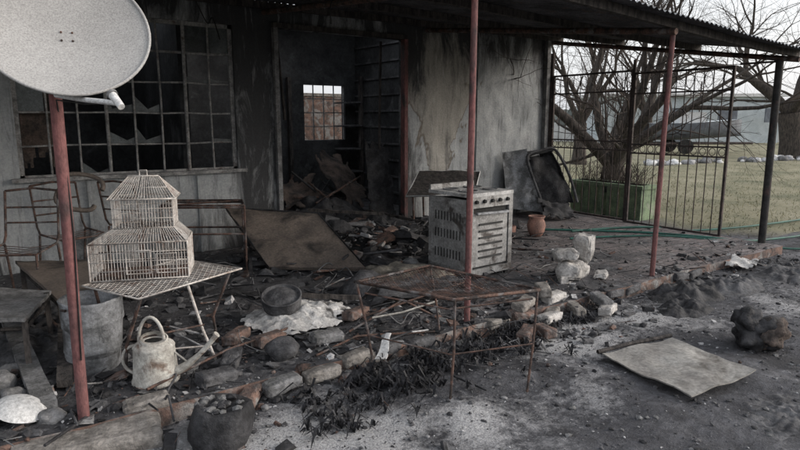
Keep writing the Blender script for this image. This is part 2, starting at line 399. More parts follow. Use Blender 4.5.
b.sheet([(.35,6.72,1.0),(.62,6.74,1.0),(.60,6.74,2.45),(.35,6.72,2.45)],m_rug,10,30,.03,6,.002,.12)
b.done(house)
b=B('back_window')
for i in range(5): b.cyl((4.65+.2*i,9.55,1.15),(4.65+.2*i,9.55,2.1),.012,.012,m_wframe,4)
for j in range(5): b.cyl((4.65,9.56,1.15+.2375*j),(5.45,9.56,1.15+.2375*j),.012,.012,m_wframe,4)
b.done(house)
b=B('door_frame')
b.box((4.60,6.47,1.26),(.05,.09,2.5),m_post); b.box((2.83,6.47,1.26),(.05,.07,2.5),m_grey)
b.box((3.72,6.47,2.535),(1.83,.07,.05),m_timber); b.box((3.72,6.53,.11),(1.75,.12,.05),m_grey)
b.cyl((2.95,6.7,2.5),(3.05,6.75,1.5),.015,.02,m_timber,5); b.cyl((4.42,6.75,2.5),(4.4,6.8,.2),.02,.02,m_timber,5)
b.done(house)
b=B('house_roof')
def corr(x): return .009*math.sin(x*2*math.pi/.076)
def strip(b,x0,x1,y0,y1,zf,m,off=0,per=8,nv=4):
    n=int((x1-x0)/.076*per)
    b.grid(lambda u,v:(x0+(x1-x0)*u,y0+(y1-y0)*v,zf(x0+(x1-x0)*u,y0+(y1-y0)*v)+corr(x0+(x1-x0)*u)+off),n,nv,m)
hz=lambda x,y:2.86+(y-6.3)*.12
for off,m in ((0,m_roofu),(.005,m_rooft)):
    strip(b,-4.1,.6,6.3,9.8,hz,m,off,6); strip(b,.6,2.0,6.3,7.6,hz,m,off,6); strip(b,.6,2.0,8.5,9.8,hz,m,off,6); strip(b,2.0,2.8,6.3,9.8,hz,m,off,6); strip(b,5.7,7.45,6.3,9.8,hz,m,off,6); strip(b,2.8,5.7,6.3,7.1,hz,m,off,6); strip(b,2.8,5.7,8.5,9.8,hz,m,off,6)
for x in (.9,1.7,2.5,3.3,4.1,4.9,5.6): b.cyl((x,6.5,2.74),(x+R.uniform(-.05,.05),9.6,3.1),.04,.035,m_timber,6)
b.done(house)
b=B('fallen_ceiling_panel',(4.2,7.3,.2))
b.sheet([(3.95,6.9,.35),(4.5,7.1,.3),(4.45,7.9,1.0),(3.9,7.7,1.1)],m_rug,24,24,.05,3,.006,.14)
b.sheet([(3.1,7.0,.35),(3.7,6.85,.4),(3.8,7.5,.75),(3.2,7.6,.65)],m_rug,24,24,.06,3,.006,.14)
b.sheet([(4.15,6.65,.2),(4.55,6.6,.2),(4.57,6.75,1.15),(4.2,6.8,1.25)],m_char,20,30,.03,4,.008,.10)
for _ in range(22):
    x=R.uniform(2.9,4.5); y=R.uniform(6.8,8.5); a=R.uniform(0,3.1); L=R.uniform(.3,.8); z=R.uniform(.25,.55); b.cyl((x,y,z),(x+L*math.cos(a),y+L*math.sin(a)*.6,z+R.uniform(-.1,.5)),.018,.014,R.choice((m_timber,m_char,m_rust)),5)
b.done()
b=B('brick_wall',(5,11.6,0))
b.box((5,11.6,1.0),(5,.22,2.0),m_brick); b.box((5,11.6,2.02),(5.05,.26,.06),m_brick2); b.done()

# veranda roof
def vz(x,y):
    t=(6.5-y)/3.6; front=2.47-.235*smooth(2.0,7.6,x)-.02*nz(x*1.2,0)
    return 2.775+(front-2.775)*t+.012*nz(x*1.5,y*1.3,7)
vr=empty('veranda_roof')
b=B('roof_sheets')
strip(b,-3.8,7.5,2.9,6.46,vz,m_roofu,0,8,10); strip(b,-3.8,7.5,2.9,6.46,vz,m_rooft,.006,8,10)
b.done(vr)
b=B('purlins')
for y in (3.08,4.2,5.3,6.38):
    pts=[(-3.7+i*.8,y,vz(-3.7+i*.8,y)-.045) for i in range(15)]
    for p,q in zip(pts,pts[1:]): b.box(((p[0]+q[0])/2,y,(p[2]+q[2])/2),(.8,.045,.07),m_timber,ry=math.atan2(p[2]-q[2],.8))
for x in (-2.1,.29,2.72,4.97,7.36):
    b.cyl((x,3.0,vz(x,3.0)-.11),(x,6.5,vz(x,6.5)-.11),.03,.03,m_rust,6)
b.path(curve([(2.3,4.2,2.6),(2.32,4.18,2.45),(2.27,4.15,2.33),(2.3,4.2,2.22)]),.005,m_black,4)
b.path(curve([(1.9,6.2,2.65),(2.0,6.2,2.45),(2.05,6.18,2.5),(2.12,6.2,2.3)]),.006,m_black,4)
b.path(curve([(1.6,4.3,2.6),(1.9,4.3,2.42),(2.4,4.3,2.40),(2.9,4.25,2.6)]),.004,m_black,4)
b.done(vr)
def post(x,y,top,m,lx=0,r=.026):
    b=B('veranda_post',(x,y,0))
    b.path([(x,y,-.05),(x+lx*.3,y,top*.3),(x+lx*.55+.004,y+.004,top*.6),(x+lx,y,top)],r,m,12)
    b.cyl((x,y,0),(x,y,.05),r*1.35,r*1.25,m_dark,10); b.done()
post(.29,3.04,1.70,m_post,.012); post(2.71,3.05,2.36,m_post,.015,.022); post(4.97,3.06,2.26,m_post,.05,.023); post(7.39,3.2,2.16,m_blackpost,-.02,.04)
post(-2.1,3.05,2.36,m_post)

# ---------------------------------------------------------------- satellite dish
b=B('satellite_dish',(.36,2.98,1.85))
nrm=Vector((-.10,-.84,.54)).normalized(); up=Vector((0,0,1)); rt=up.cross(nrm).normalized()*-1; uu=nrm.cross(rt).normalized()
if uu.z<0: uu=-uu
C=Vector((.36,2.98,1.885)); RW,RH=.335,.345
def dp(r,t,off=0): return C+rt*(RW*r*math.cos(t))+uu*(RH*r*math.sin(t))+nrm*(.06*r*r-.06+off)
N=64
for off in (0,-.004):
    vs=[dp(0,0,off)]; 
    rings=[.15,.3,.5,.7,.85,.96]
    for r in rings: vs+=[dp(r,2*math.pi*k/N,off) for k in range(N)]
    fs=[(0,1+(k+1)%N,1+k) for k in range(N)]
    for i in range(len(rings)-1): fs+=[(1+i*N+k,1+i*N+(k+1)%N,1+(i+1)*N+(k+1)%N,1+(i+1)*N+k) for k in range(N)]
    b.add(vs,fs,m_dish,True)
b.path([dp(.975,2*math.pi*k/N,.002) for k in range(N)],.007,m_dish,8,True)
for k in range(4):
    t=math.pi/4+k*math.pi/2; p=dp(.09,t,.001); b.cyl(p,p+nrm*.005,.005,.004,m_rust,8)
b.box(C-nrm*.17,(.09,.07,.14),m_galv,rz=.1); b.cyl(C-nrm*.15,(.30,3.04,1.66),.02,.025,m_rust,8)
lnb=Vector((.475,2.62,1.565)); st=Vector((.30,3.0,1.605))
b.path([st,st.lerp(lnb,.5)+Vector((0,0,-.004)),lnb],.011,m_bwhite,8)
d=(C-lnb).normalized(); b.cyl(lnb-d*.03+Vector((0,0,.005)),lnb+d*.05,.014,.017,m_bwhite,12); b.cyl(lnb+d*.05,lnb+d*.06,.022,.022,m_grey,12)
b.path([lnb,lnb.lerp(st,.5)+Vector((0,0,-.02)),st+Vector((0,0,-.02)),(.31,3.03,1.5),(.32,3.02,1.0),(.30,3.01,.4)],.0035,m_black,5)
b.done()

# ---------------------------------------------------------------- wire rack with bird cage
def meshtop(b,q,m,n=14,m2=14,r=.0022,rr=.007,sag=.0):
    q=[Vector(a) for a in q]
    def P(u,v): 
        p=q[0].lerp(q[1],u).lerp(q[3].lerp(q[2],u),v); p.z-=sag*math.sin(math.pi*u)*math.sin(math.pi*v); return p
    for k in range(-m2,n+1):
        for (s) in (1,-1):
            pts=[]
            for i in range(0,21):
                v=i/20; u=(k+ v*m2)/n if s==1 else (k+m2 - v*m2)/n
                if 0<=u<=1: pts.append(P(u,v))
            if len(pts)>1: b.path(pts,r,m,4)
    b.path([P(0,0),P(1,0),P(1,1),P(0,1)],rr,m,6,True)
b=B('wire_rack',(.8,3.5,0))
q=[(.60,3.18,.60),(1.26,3.50,.60),(1.02,3.98,.60),(.40,3.62,.60)]
meshtop(b,q,m_wire,16,14,.0016,.006)
b.path([(.62,3.22,.60),(.56,3.38,.3),(.54,3.42,.05)],.009,m_rust,6)
b.path([(.90,3.40,.60),(.97,3.38,.3),(1.04,3.38,.09)],.008,m_wire,6)
b.path([(1.20,3.52,.60),(1.10,3.6,.3),(1.14,3.66,.09)],.009,m_rust,6)
b.path([(.46,3.66,.60),(.52,3.8,.3),(.6,3.86,.09)],.009,m_rust,6)
b.path([(.57,3.36,.33),(.98,3.38,.33)],.006,m_rust,6); b.path([(.55,3.4,.2),(.8,3.45,.2),(1.0,3.37,.2)],.005,m_wire,6)
b.done()
b=B('bird_cage',(.74,3.72,.61))
M=Matrix.Translation((.74,3.68,.612))@Matrix.Rotation(-.37,4,'Z')
def T(x,y,z): return M@Vector((x,y,z*1.10))
def cagebox(w,d,z0,z1,w2,d2,sp,hs,xo=0,xo2=0):
    for fx,fy in ((0,1),(0,-1),(1,0),(-1,0)):
        L0=w if fy else d; n=int(L0/sp)
        for i in range(n+1):
            t=-1+2*i/n; j=R.uniform(-.002,.002)
            if fy: p=T(t*w/2+xo,fy*d/2,z0); q=T(t*w2/2+xo2+j,fy*d2/2,z1)
            else: p=T(fx*w/2+xo,t*d/2,z0); q=T(fx*w2/2+xo2,t*d2/2+j,z1)
            b.cyl(p,q,.0018,.0018,m_wire,4,False)
    for k in range(hs+1):
        t=k/hs; ww=w+(w2-w)*t; dd=d+(d2-d)*t; z=z0+(z1-z0)*t; xx=xo+(xo2-xo)*t
        r=.0045 if k in (0,hs) else .0026
        b.path([T(-ww/2+xx,-dd/2,z),T(ww/2+xx,-dd/2,z),T(ww/2+xx,dd/2,z),T(-ww/2+xx,dd/2,z)],r,m_wire,4,True)
cagebox(.52,.30,.0,.19,.52,.30,.016,4)
cagebox(.52,.30,.19,.26,.32,.22,.016,1,0,.03)
cagebox(.32,.22,.26,.41,.32,.22,.016,3,.03,.03)
cagebox(.36,.26,.41,.52,.16,.01,.016,2,.03,.03)
for x in (-.26,.26):
    for y in (-.15,.15): b.cyl(T(x,y,0),T(x,y,.19),.004,.004,m_wire,5)
b.path([T(.01,0,.52),T(.01,0,.55),T(.05,0,.55),T(.05,0,.52)],.003,m_wire,5)
b.path([T(-.07,-.152,.03),T(.06,-.152,.03),T(.06,-.152,.15),T(-.07,-.152,.15)],.0035,m_wire,5,True)
b.path([T(.09,-.153,.03),T(.2,-.153,.03),T(.2,-.153,.13),T(.09,-.153,.13)],.0035,m_wire,5,True)
b.grid(lambda u,v:T(-.25+.5*u,-.14+.28*v,.006),2,2,m_rust); b.cyl(T(-.24,0,.12),T(.24,0,.11),.006,.006,m_timber,6)
b.done()

# ---------------------------------------------------------------- tables at left
b=B('low_table',(.4,4.8,0))
q=[(.32,4.22,.385),(.62,4.15,.385),(.76,5.2,.385),(.16,5.55,.385)]
b.sheet(q,m_board,20,20,.006,4,.012)
for (x,y) in ((.34,4.27),(.59,4.2),(.72,5.12),(.2,5.45)): b.box((x,y,.2),(.035,.035,.36),m_timber)
b.path([(x,y,.33) for x,y in ((.34,4.27),(.59,4.2),(.72,5.12),(.2,5.45))],.016,m_timber,4,True)
b.path([(x,y,.15) for x,y in ((.34,4.27),(.59,4.2),(.72,5.12),(.2,5.45))],.01,m_rust,4,True)
b.done()
b=B('low_table',(.15,4.0,0))
q=[(-.25,3.9,.45),(.12,3.75,.42),(.3,4.35,.40),(-.1,4.6,.44)]
b.sheet(q,m_grey,14,14,.01,4,.012)
for (x,y) in ((-.2,3.95),(.12,3.8),(.27,4.3),(-.08,4.52)): b.box((x,y,.24),(.03,.03,.36),m_timber)
b.path([(x,y,.36) for x,y in ((-.2,3.95),(.12,3.8),(.27,4.3),(-.08,4.52))],.014,m_timber,4,True)
b.done()
b=B('timber_plank',(.1,4.4,0))
b.sheet([(.10,3.22,.14),(.20,3.2,.14),(.06,5.8,.15),(-.04,5.8,.15)],m_grey,6,40,.006,3,.018); b.done()
b=B('timber_plank',(.3,3.9,0))
b.sheet([(.22,3.45,.13),(.29,3.42,.13),(.40,4.3,.20),(.32,4.3,.20)],m_timber,6,20,.006,3,.02); b.done()

# ---------------------------------------------------------------- tub, watering can
b=B('galvanised_tub',(.44,3.70,0))
prof=[(.0,.0),(.125,.0),(.135,.01),(.14,.12),(.146,.13),(.146,.14),(.148,.27),(.155,.28),(.155,.29),(.158,.40),(.165,.415),(.158,.42),(.150,.40),(.140,.1),(.0,.06)]
b.lathe(prof,(.44,3.70,SL),m_galv,40,None,.08,6)
b.path([(.44+.17*math.cos(t),3.70+.17*math.sin(t),SL+.39) for t in (3.6,3.7,3.8)],.008,m_rust,6)
b.done()
b=B('watering_can',(.70,3.33,0))
c=Vector((.68,3.30,SL)); r_=Vector((.819,-.574,0)); 
b.lathe([(0,0),(.115,0),(.122,.008),(.122,.02),(.116,.03),(.112,.12),(.108,.20),(.110,.205),(.104,.215),(.075,.235),(.05,.24),(.045,.235)],c,m_white,36,None,.02,7)
b.lathe([(.075,0),(.078,.01),(.074,.045),(.066,.05)],c+Vector((0,0,.205)),m_white,24,Matrix.Rotation(.25,3,'X'))
pts=curve([c+r_*.10+Vector((0,0,.05)),c+r_*.18+Vector((0,0,.10)),c+r_*.26+Vector((0,0,.17)),c+r_*.34+Vector((0,0,.26))],5)
b.path(pts,[.028-.014*min(1,i/9) for i in range(len(pts))],m_white,12); b.cyl(pts[-1]-r_*.004,pts[-1]+r_*.006+Vector((0,0,.01)),.017,.019,m_white,12)
b.path([c+r_*.06+Vector((0,0,.21)),c+r_*.18+Vector((0,0,.11))],.005,m_white,6)
hp=[c+r_*(.07*math.cos(t)-.01)+Vector((0,0,.215+.15*math.sin(t))) for t in [math.pi*k/14 for k in range(15)]]
b.path(hp,.009,m_white,8)
hp=[c-r_*(.10+.075*math.sin(t))+Vector((0,0,.125+.08*math.cos(t))) for t in [math.pi*k/12 for k in range(13)]]
b.path(hp,.009,m_white,8)
b.done()

# ---------------------------------------------------------------- ashen cloth with pot
b=B('ashen_cloth',(1.73,3.77,SL))
o=3.3
def cl(u,v):
    a=2*math.pi*u; rr=(.32+.09*nz(math.cos(a)*1.5+o,math.sin(a)*1.5)+.06*nz(math.cos(a)*5+o,math.sin(a)*5))*v
    x=1.74+rr*math.cos(a)*1.25+.02; y=3.77+rr*math.sin(a)
    return (x,y,SL+.025+.07*(1-v*v)+.06*abs(nz(x*9,y*9,1))*(1.2-v*.6)+.02*nz(x*25,y*25,2))
b.grid(cl,90,24,m_cloth); b.done()
b=B('burnt_pot',(1.66,3.82,.2))
Mx=Matrix.Rotation(.25,3,'X')@Matrix.Rotation(-.15,3,'Y')
b.lathe([(0,0),(.09,0),(.13,.03),(.142,.08),(.138,.11),(.146,.115),(.146,.122),(.133,.12),(.128,.07),(.08,.025),(0,.02)],(1.66,3.82,SL+.09),m_dark,36,Mx,.03)
b.lathe([(0,.035),(.05,.03),(.10,.015),(.128,.0),(.13,.005)],(1.66,3.82,SL+.185),m_dark,30,Mx,.03)
b.done()
b=B('burnt_bucket',(.80,2.62,0))
b.lathe([(0,0),(.12,0),(.14,.02),(.15,.08),(.148,.16),(.14,.20),(.125,.21),(.08,.20),(.03,.19),(0,.19)],(.80,2.64,-.02),m_char,36,Matrix.Rotation(.12,3,'Y'),.12,8)
for _ in range(40):
    a=R.uniform(0,6.28); r=R.uniform(0,.11); s=R.uniform(.008,.03); b.blob((.80+r*math.cos(a)+.02,2.64+r*math.sin(a),.185),(s,s,s*.6),R.choice((m_char,m_dark,m_grey)),.3,1.8,1,0,False)
b.done()
b=B('round_stone',(1.38,3.2,SL)); b.blob((1.38,3.2,SL+.06),(.10,.09,.07),m_dark,.12,1.3); b.done()

# ---------------------------------------------------------------- loose bricks
def brick(x,y,z,rz,m=None,rx=0,ry=0,sz=(.22,.105,.07)):
    b=B('brick',(x,y,z)); b.brick((x,y,z),sz,m or R.choice((m_brick,m_brick2,m_grey)),rz,R.uniform(-.12,.12),R.uniform(-.1,.1)); b.done()
for x,y,z,rz,m in [(.57,3.03,.10,-.1,m_brick2),(1.05,2.90,.05,.9,m_brick),(1.25,2.93,.06,.1,m_grey),(1.50,2.93,.06,-.05,m_brick2),(1.77,3.0,.07,.15,m_brick2),(1.40,3.45,.13,.3,m_brick),(1.72,3.28,.13,-.1,m_grey),(2.1,3.55,.14,.4,m_brick),(1.25,3.62,.13,.7,m_brick),
    (2.0,3.02,.07,.1,m_dark),(2.25,3.0,.06,0,m_dark),(2.95,3.0,.06,.1,m_brick2),(3.2,2.98,.07,-.2,m_brick),(3.25,3.02,.14,.3,m_brick2),(3.45,2.92,.05,.6,m_brick2),(3.62,3.05,.12,.1,m_plaster),(3.55,3.1,.18,.9,m_brick2),(3.9,2.75,.05,.4,m_plaster),(3.95,2.85,.09,1.2,m_grey),(3.0,2.75,.04,.5,m_brick),(3.12,2.7,.05,1.3,m_brick),(.95,3.1,.12,.2,m_dark),(1.1,3.3,.12,1,m_dark),
    (3.35,2.85,.06,.2,m_plaster),(3.7,2.9,.05,1.1,m_brick2),(4.3,3.0,.05,0,m_dark),(4.55,3.0,.05,.05,m_dark),(5.3,2.99,.05,0,m_dark),(5.55,3.0,.04,.05,m_dark)]:
    brick(x,y,z,rz,m)

# ---------------------------------------------------------------- mesh table
b=B('mesh_table',(2.1,2.7,0))
q=[(1.766,2.988,.55),(2.018,2.369,.55),(2.537,2.24,.55),(2.375,3.046,.55)]
meshtop(b,q,m_rust,14,16,.0024,.010,.03)
for (x,y),(x2,y2) in (((1.77,2.98),(1.79,2.80)),((2.02,2.37),(1.97,2.34)),((2.53,2.25),(2.42,2.2)),((2.37,3.04),(2.44,3.0))):
    b.path([(x,y,.55),((x+x2)/2+.01,(y+y2)/2,.27),(x2,y2,-.02)],.008,m_rust,6)
b.path([(1.78,2.88,.25),(1.99,2.36,.25),(2.47,2.22,.25)],.005,m_rust,6); b.path([(1.78,2.9,.50),(1.99,2.38,.50),(2.5,2.26,.50)],.006,m_rust,6)
b.done()

# ---------------------------------------------------------------- stove
b=B('cooking_stove',(3.69,4.13,SL))
Mr=Matrix.Translation((3.69,4.13,SL))@Matrix.Rotation(.06,4,'Z')
def sb(c,s,m,ry=0,rx=0):
    p=Mr@Vector(c); b.box(p,s,m,rz=.06,ry=ry,rx=rx)
w,d,hh=.56,.50,.72
for x in (-1,1):
    for y in (-1,1): sb((x*(w/2-.03),y*(d/2-.03),.02),(.04,.04,.04),m_black)
sb((0,0,.04+.33),(w-.012,d-.012,.66),m_black)
f=-d/2
sb((0,f,.70),(w,.03,.10),m_steel); sb((0,f,.07),(w,.03,.06),m_steel)
for x in (-1,1): sb((x*(w/2-.025),f,.375),(.05,.03,.55),m_steel)
sb((0,f+.004,.36),(w-.12,.02,.48),m_steel); 
for k in range(6): sb((0,f-.010,.20+k*.06),(.30,.012,.016),m_slot)
sb((0,f-.035,.60),(.40,.018,.018),m_galv,ry=.03); 
for x in (-.18,.18): sb((x,f-.02,.60),(.015,.03,.015),m_galv)
for k in range(5): 
    p=Mr@Vector((-.2+.1*k,f-.015,.705)); n=Mr.to_3x3()@Vector((0,-1,0)); b.cyl(p,p+n*.022,.018,.015,m_black,12)
g=-w/2
for y in (-1,1): sb((g,y*(d/2-.02),.39),(.028,.04,.66),m_steel)
sb((g,0,.70),(.028,d,.05),m_steel); sb((g,0,.08),(.028,d,.06),m_steel); sb((g+.004,0,.39),(.018,d-.07,.60),m_steel)
for r0 in (.22,.40,.56):
    for k in range(9): sb((g-.008,-.16+.04*k,r0),(.006,.011,.08),m_slot)
sb((0,0,.765),(w+.02,d+.02,.03),m_steeltop)
for x,y,r in ((-.14,-.11,.085),(.14,-.11,.07),(-.14,.12,.07),(.14,.12,.085)):
    p=Mr@Vector((x,y,.78)); b.path([p+Vector((r*math.cos(t),r*math.sin(t),.006)) for t in [2*math.pi*k/20 for k in range(20)]],.007,m_grey,6,True); b.cyl(p,p+Vector((0,0,.006)),r*.7,r*.65,m_grey,20)
sb((0,d/2-.0,.80),(w,.02,.05),m_steel)
b.done()

# ---------------------------------------------------------------- boards, panels, frames
b=B('fallen_door_panel',(2.5,5.4,.3)); b.sheet([(2.12,5.15,.13),(2.86,4.62,.12),(2.92,5.70,.50),(2.10,6.22,.56)],m_board,30,30,.018,2.2,.018)
b.path([(2.12,5.15,.15),(2.86,4.62,.14),(2.92,5.70,.52),(2.10,6.22,.58)],.012,m_char,4,True); b.done()
b=B('tilted_panel',(4.8,5.8,.7)); b.sheet([(4.15,5.80,.60),(4.92,5.45,.60),(5.38,5.85,.83),(4.68,6.25,.84)],m_timber,16,16,.01,3,.012)
b.path([(4.15,5.80,.60),(4.92,5.45,.60),(5.38,5.85,.83),(4.68,6.25,.84)],.014,m_bwhite,4,True)
for x,y,z in ((4.25,5.8,.6),(4.9,5.5,.6),(5.3,5.85,.8),(4.7,6.2,.82)): b.cyl((x,y,z),(x+.05,y+.03,SL),.014,.014,m_rust,6)
b.done()
b=B('steel_table_frame',(1.7,5.65,0))
P4=[(1.33,5.75),(1.98,5.35),(2.10,5.72),(1.5,6.12)]
for z in (.72,.45,.70): b.path([(x,y,z) for x,y in P4],.010,m_rust,5,True)
for x,y in P4: b.cyl((x,y,SL),(x,y,.72),.010,.010,m_rust,6)
b.path([(1.33,5.75,.72),(2.1,5.72,.72)],.008,m_rust,5); b.done()
def chair(x,y,rz,name='steel_chair'):
    b=B(name,(x,y,0)); M=Matrix.Translation((x,y,SL))@Matrix.Rotation(rz,4,'Z')
    T=lambda a,c,z:M@Vector((a,c,z))
    for sx in (-.2,.2):
        b.path([T(sx,-.2,0),T(sx,-.19,.42),T(sx,.16,.44),T(sx,.2,.5),T(sx,.26,.85)],.010,m_rust,6); b.path([T(sx,.24,0),T(sx,.17,.43)],.010,m_rust,6)
    b.path([T(-.2,.26,.85),T(0,.28,.87),T(.2,.26,.85)],.010,m_rust,6); b.path([T(-.2,-.19,.42),T(.2,-.19,.42)],.010,m_rust,6)
    for z in (.6,.72): b.path([T(-.2,.22+(z-.6)*.2,z),T(.2,.22+(z-.6)*.2,z)],.008,m_rust,5)
    for k in range(5): b.path([T(-.2,-.15+.07*k,.43),T(0,-.15+.07*k,.41),T(.2,-.15+.07*k,.43)],.004,m_rust,4)
    b.done()
chair(.62,5.85,.4); chair(.2,5.4,-.5); chair(1.2,6.05,2.2)
b=B('bent_hoop',(.68,5.7,.9)); 
b.path([(.68+.17*math.cos(t)+.03*math.sin(3*t),5.7+.08*math.sin(t),.90+.15*math.sin(t)) for t in [2*math.pi*k/28 for k in range(25)]],.02,m_board,6); b.done()

# crushed, burnt steel cabinet tipped against the wall corner
b=B('burnt_steel_cabinet',(6.8,6.1,0))
b.sheet([(6.30,6.25,.22),(6.72,5.95,.16),(6.62,6.22,1.08),(6.32,6.42,1.02)],m_galv,20,24,.03,3,.008,0,.03)
c0=[(6.72,5.9,.12),(7.18,5.72,.30),(7.02,6.05,1.05),(6.60,6.2,.95)]
b.sheet(c0,m_char,24,24,.05,3.2,.008,.05,-.06)
b.sheet([(6.72,5.92,.12),(6.60,6.2,.95),(6.75,6.42,1.02),(6.9,6.4,.12)],m_dark,18,18,.03,3,.008)
b.sheet([(7.18,5.74,.30),(7.24,6.3,.25),(7.15,6.4,1.0),(7.02,6.07,1.05)],m_char,18,18,.03,3,.008)
b.sheet([(6.60,6.2,.95),(7.02,6.05,1.05),(7.15,6.4,1.02),(6.75,6.42,1.0)],m_char,18,18,.03,3,.008)
b.path(curve([(6.74,5.88,.14),(6.62,6.0,.55),(6.60,6.17,.96),(6.82,6.1,1.06),(7.03,6.02,1.06),(7.16,5.85,.7),(7.19,5.70,.3)],6),.022,m_dark,6)
b.sheet([(6.35,5.65,.13),(6.95,5.45,.13),(7.1,5.75,.28),(6.6,5.95,.35)],m_char,24,24,.05,4,.01,.14)
b.done()
b=B('clay_pot',(5.55,5.0,SL)); b.lathe([(0,0),(.07,0),(.10,.06),(.115,.13),(.10,.19),(.085,.21),(.10,.235),(.105,.25),(.09,.25),(.075,.2),(0,.15)],(5.55,5.0,SL),m_terra,28); b.done()
b=B('clay_pot',(5.35,5.2,SL)); b.lathe([(0,0),(.05,0),(.07,.05),(.075,.13),(.065,.14),(0,.1)],(5.25,5.15,SL),m_terra,24); b.done()
b=B('broken_plaster_block',(4.3,3.4,0))
for cc,ss,rz_,rx_,ry_ in (((4.30,3.42,.17),(.34,.20,.16),.3,.1,.1),((4.42,3.40,.36),(.14,.15,.26),.1,.1,-.15),((4.22,3.45,.31),(.30,.17,.11),.8,-.1,.15),((4.52,3.28,.12),(.18,.1,.06),.5,0,0),((4.12,3.36,.12),(.12,.1,.05),1.2,0,0)):
    b.brick(cc,ss,m_plaster,rz_,rx_,ry_,amp=.03,chip=.05)
b.done()
b=B('burnt_sack',(2.95,4.3,SL)); b.blob((2.97,4.32,SL+.06),(.26,.14,.09),m_sack,.3,1.6,4,-.4); b.blob((3.2,4.0,SL+.05),(.18,.12,.07),m_sack,.3,1.8,3,.4); b.done()
b=B('burnt_enamel_basin',(2.42,4.2,SL))
b.lathe([(0,0),(.12,0),(.18,.07),(.2,.13),(.21,.13),(.205,.14),(.19,.13),(.165,.07),(.11,.015),(0,.015)],(2.44,4.2,SL+.10),m_dark,32,Matrix.Rotation(-.5,3,'X')@Matrix.Rotation(2.6,3,'Y'),.12); b.done()
b=B('metal_sheet',(3.3,2.0,0)); 
def g4(x,y): return (x,y,gz(x,y)+.03)
b.sheet([g4(3.12,2.22),g4(2.97,1.55),g4(3.52,1.48),g4(3.74,2.12)],m_card,30,30,.022,2.8,.004,0,.012)
b.path([(3.10,2.24,.05),(3.4,2.2,.055),(3.76,2.14,.05)],.014,m_timber,5); b.done()
b=B('burnt_stump',(4.15,1.76,0)); b.blob((4.17,1.78,.09),(.18,.14,.12),m_char,.25,1.6,4); b.blob((4.08,1.80,.2),(.09,.08,.08),m_char,.3,1.8,3); b.blob((4.19,1.70,.11),(.13,.09,.10),m_rug,.3,1.8,4); b.done()
b=B('burnt_mound',(5.2,2.6,0))
def gm(cx,cy,rx,ry,h,m,seed):
    def f(u,v):
        a=2*math.pi*u; k=1+.3*nz(math.cos(a)*2+seed,math.sin(a)*2); x=cx+rx*v*k*math.cos(a); y=cy+ry*v*k*math.sin(a)
        return (x,y,gz(x,y)-.01+h*(1-v*v)**1.1*(.6+.8*abs(nz(x*4,y*4,seed))+.4*nz(x*11,y*11,seed))+.03*(1-v)*nz(x*28,y*28,seed)-(.02 if v>.99 else 0))
    b.grid(f,90,30,m)
gm(5.0,2.7,.5,.25,.14,m_char,1); gm(5.5,2.6,.4,.25,.12,m_dark,2); gm(4.55,2.5,.35,.2,.09,m_char,3); gm(6.4,2.5,.5,.3,.08,m_dark,6); gm(3.3,1.2,.4,.25,.03,m_dark,5)
b.done()
b=B('crumpled_white_sheet',(6.2,2.9,0)); b.sheet([(6.0,2.95,.05),(6.1,2.7,.06),(6.5,2.8,.09),(6.3,3.05,.12)],m_cloth,18,18,.03,7,.003,.15); b.done()
b=B('bent_roofing_sheet',(3.0,3.3,0)); b.sheet([(2.3,3.7,.14),(2.9,3.35,.16),(3.3,3.75,.24),(2.7,4.05,.18)],m_dark,26,26,.05,3,.003,.12); b.done()
b=B('white_enamel_lid',(.04,3.3,0)); b.lathe([(0,.05),(.06,.045),(.10,.02),(.115,0)],(.05,3.22,.14),m_bwhite,28,Matrix.Rotation(.3,3,'Y')@Matrix.Rotation(.2,3,'X'),.04); b.done()
b=B('white_shard',(1.98,2.75,0)); b.sheet([(1.84,2.9,.08),(1.88,2.84,.09),(2.02,2.97,.17),(1.99,2.99,.18)],m_bwhite,6,6,.02,9,.002); b.done()
b=B('white_stick',(2.2,3.1,0)); b.path([(2.05,3.25,.2),(2.25,3.18,.22),(2.5,3.12,.27)],.007,m_white,6); b.done()
b=B('steel_rod',(2.5,3.3,0)); b.path([(1.9,3.3,.12),(2.3,3.25,.28),(2.6,3.3,.1)],.008,m_rust,6); b.path([(2.1,3.5,.12),(2.9,3.3,.3),(3.3,3.4,.12)],.008,m_rust,6); b.path([(1.55,3.1,.1),(1.9,3.2,.12),(2.4,3.02,.1)],.008,m_rust,6); b.path([(.6,3.15,.12),(1.1,3.35,.16),(1.6,3.55,.14)],.008,m_rust,6); b.done()
b=B('burnt_wire_tangle',(2.5,4,0))
for _ in range(34):
    x=R.uniform(.2,5.6); y=R.uniform(3.1,6.0); a=R.uniform(0,6.28); P=[]
    for k in range(6):
        P.append((x,y,SL+.015+R.uniform(0,.10)*(k not in (0,5)))); a+=R.uniform(-1.1,1.1); s=R.uniform(.08,.2); x+=s*math.cos(a); y=min(6.3,y+s*math.sin(a))
    b.path(curve(P,5),R.choice((.0025,.004,.006)),R.choice((m_rust,m_char,m_dark,m_grey)),4)
b.done()
b=B('charred_beam',(3,5,0))
for (x,y,z,a,L,w) in ((2.9,4.9,.16,.5,.9,.035),(3.3,5.6,.25,2.2,1.0,.04),(4.4,5.0,.14,1.0,.8,.03),(1.5,4.6,.14,-.3,.7,.03),(1.9,5.0,.15,1.2,.8,.03),(4.6,3.9,.13,.2,.5,.025),(2.3,3.85,.15,2.7,.6,.025),(3.9,5.9,.4,2.6,.9,.035),(4.3,5.6,.3,1.9,.9,.03)):
    b.sheet([(x,y,z),(x-w*math.sin(a),y+w*math.cos(a),z),(x-w*math.sin(a)+L*math.cos(a),y+w*math.cos(a)+L*math.sin(a),z+.06),(x+L*math.cos(a),y+L*math.sin(a),z+.06)],R.choice((m_timber,m_char)),6,16,.006,9,.016)
b.done()
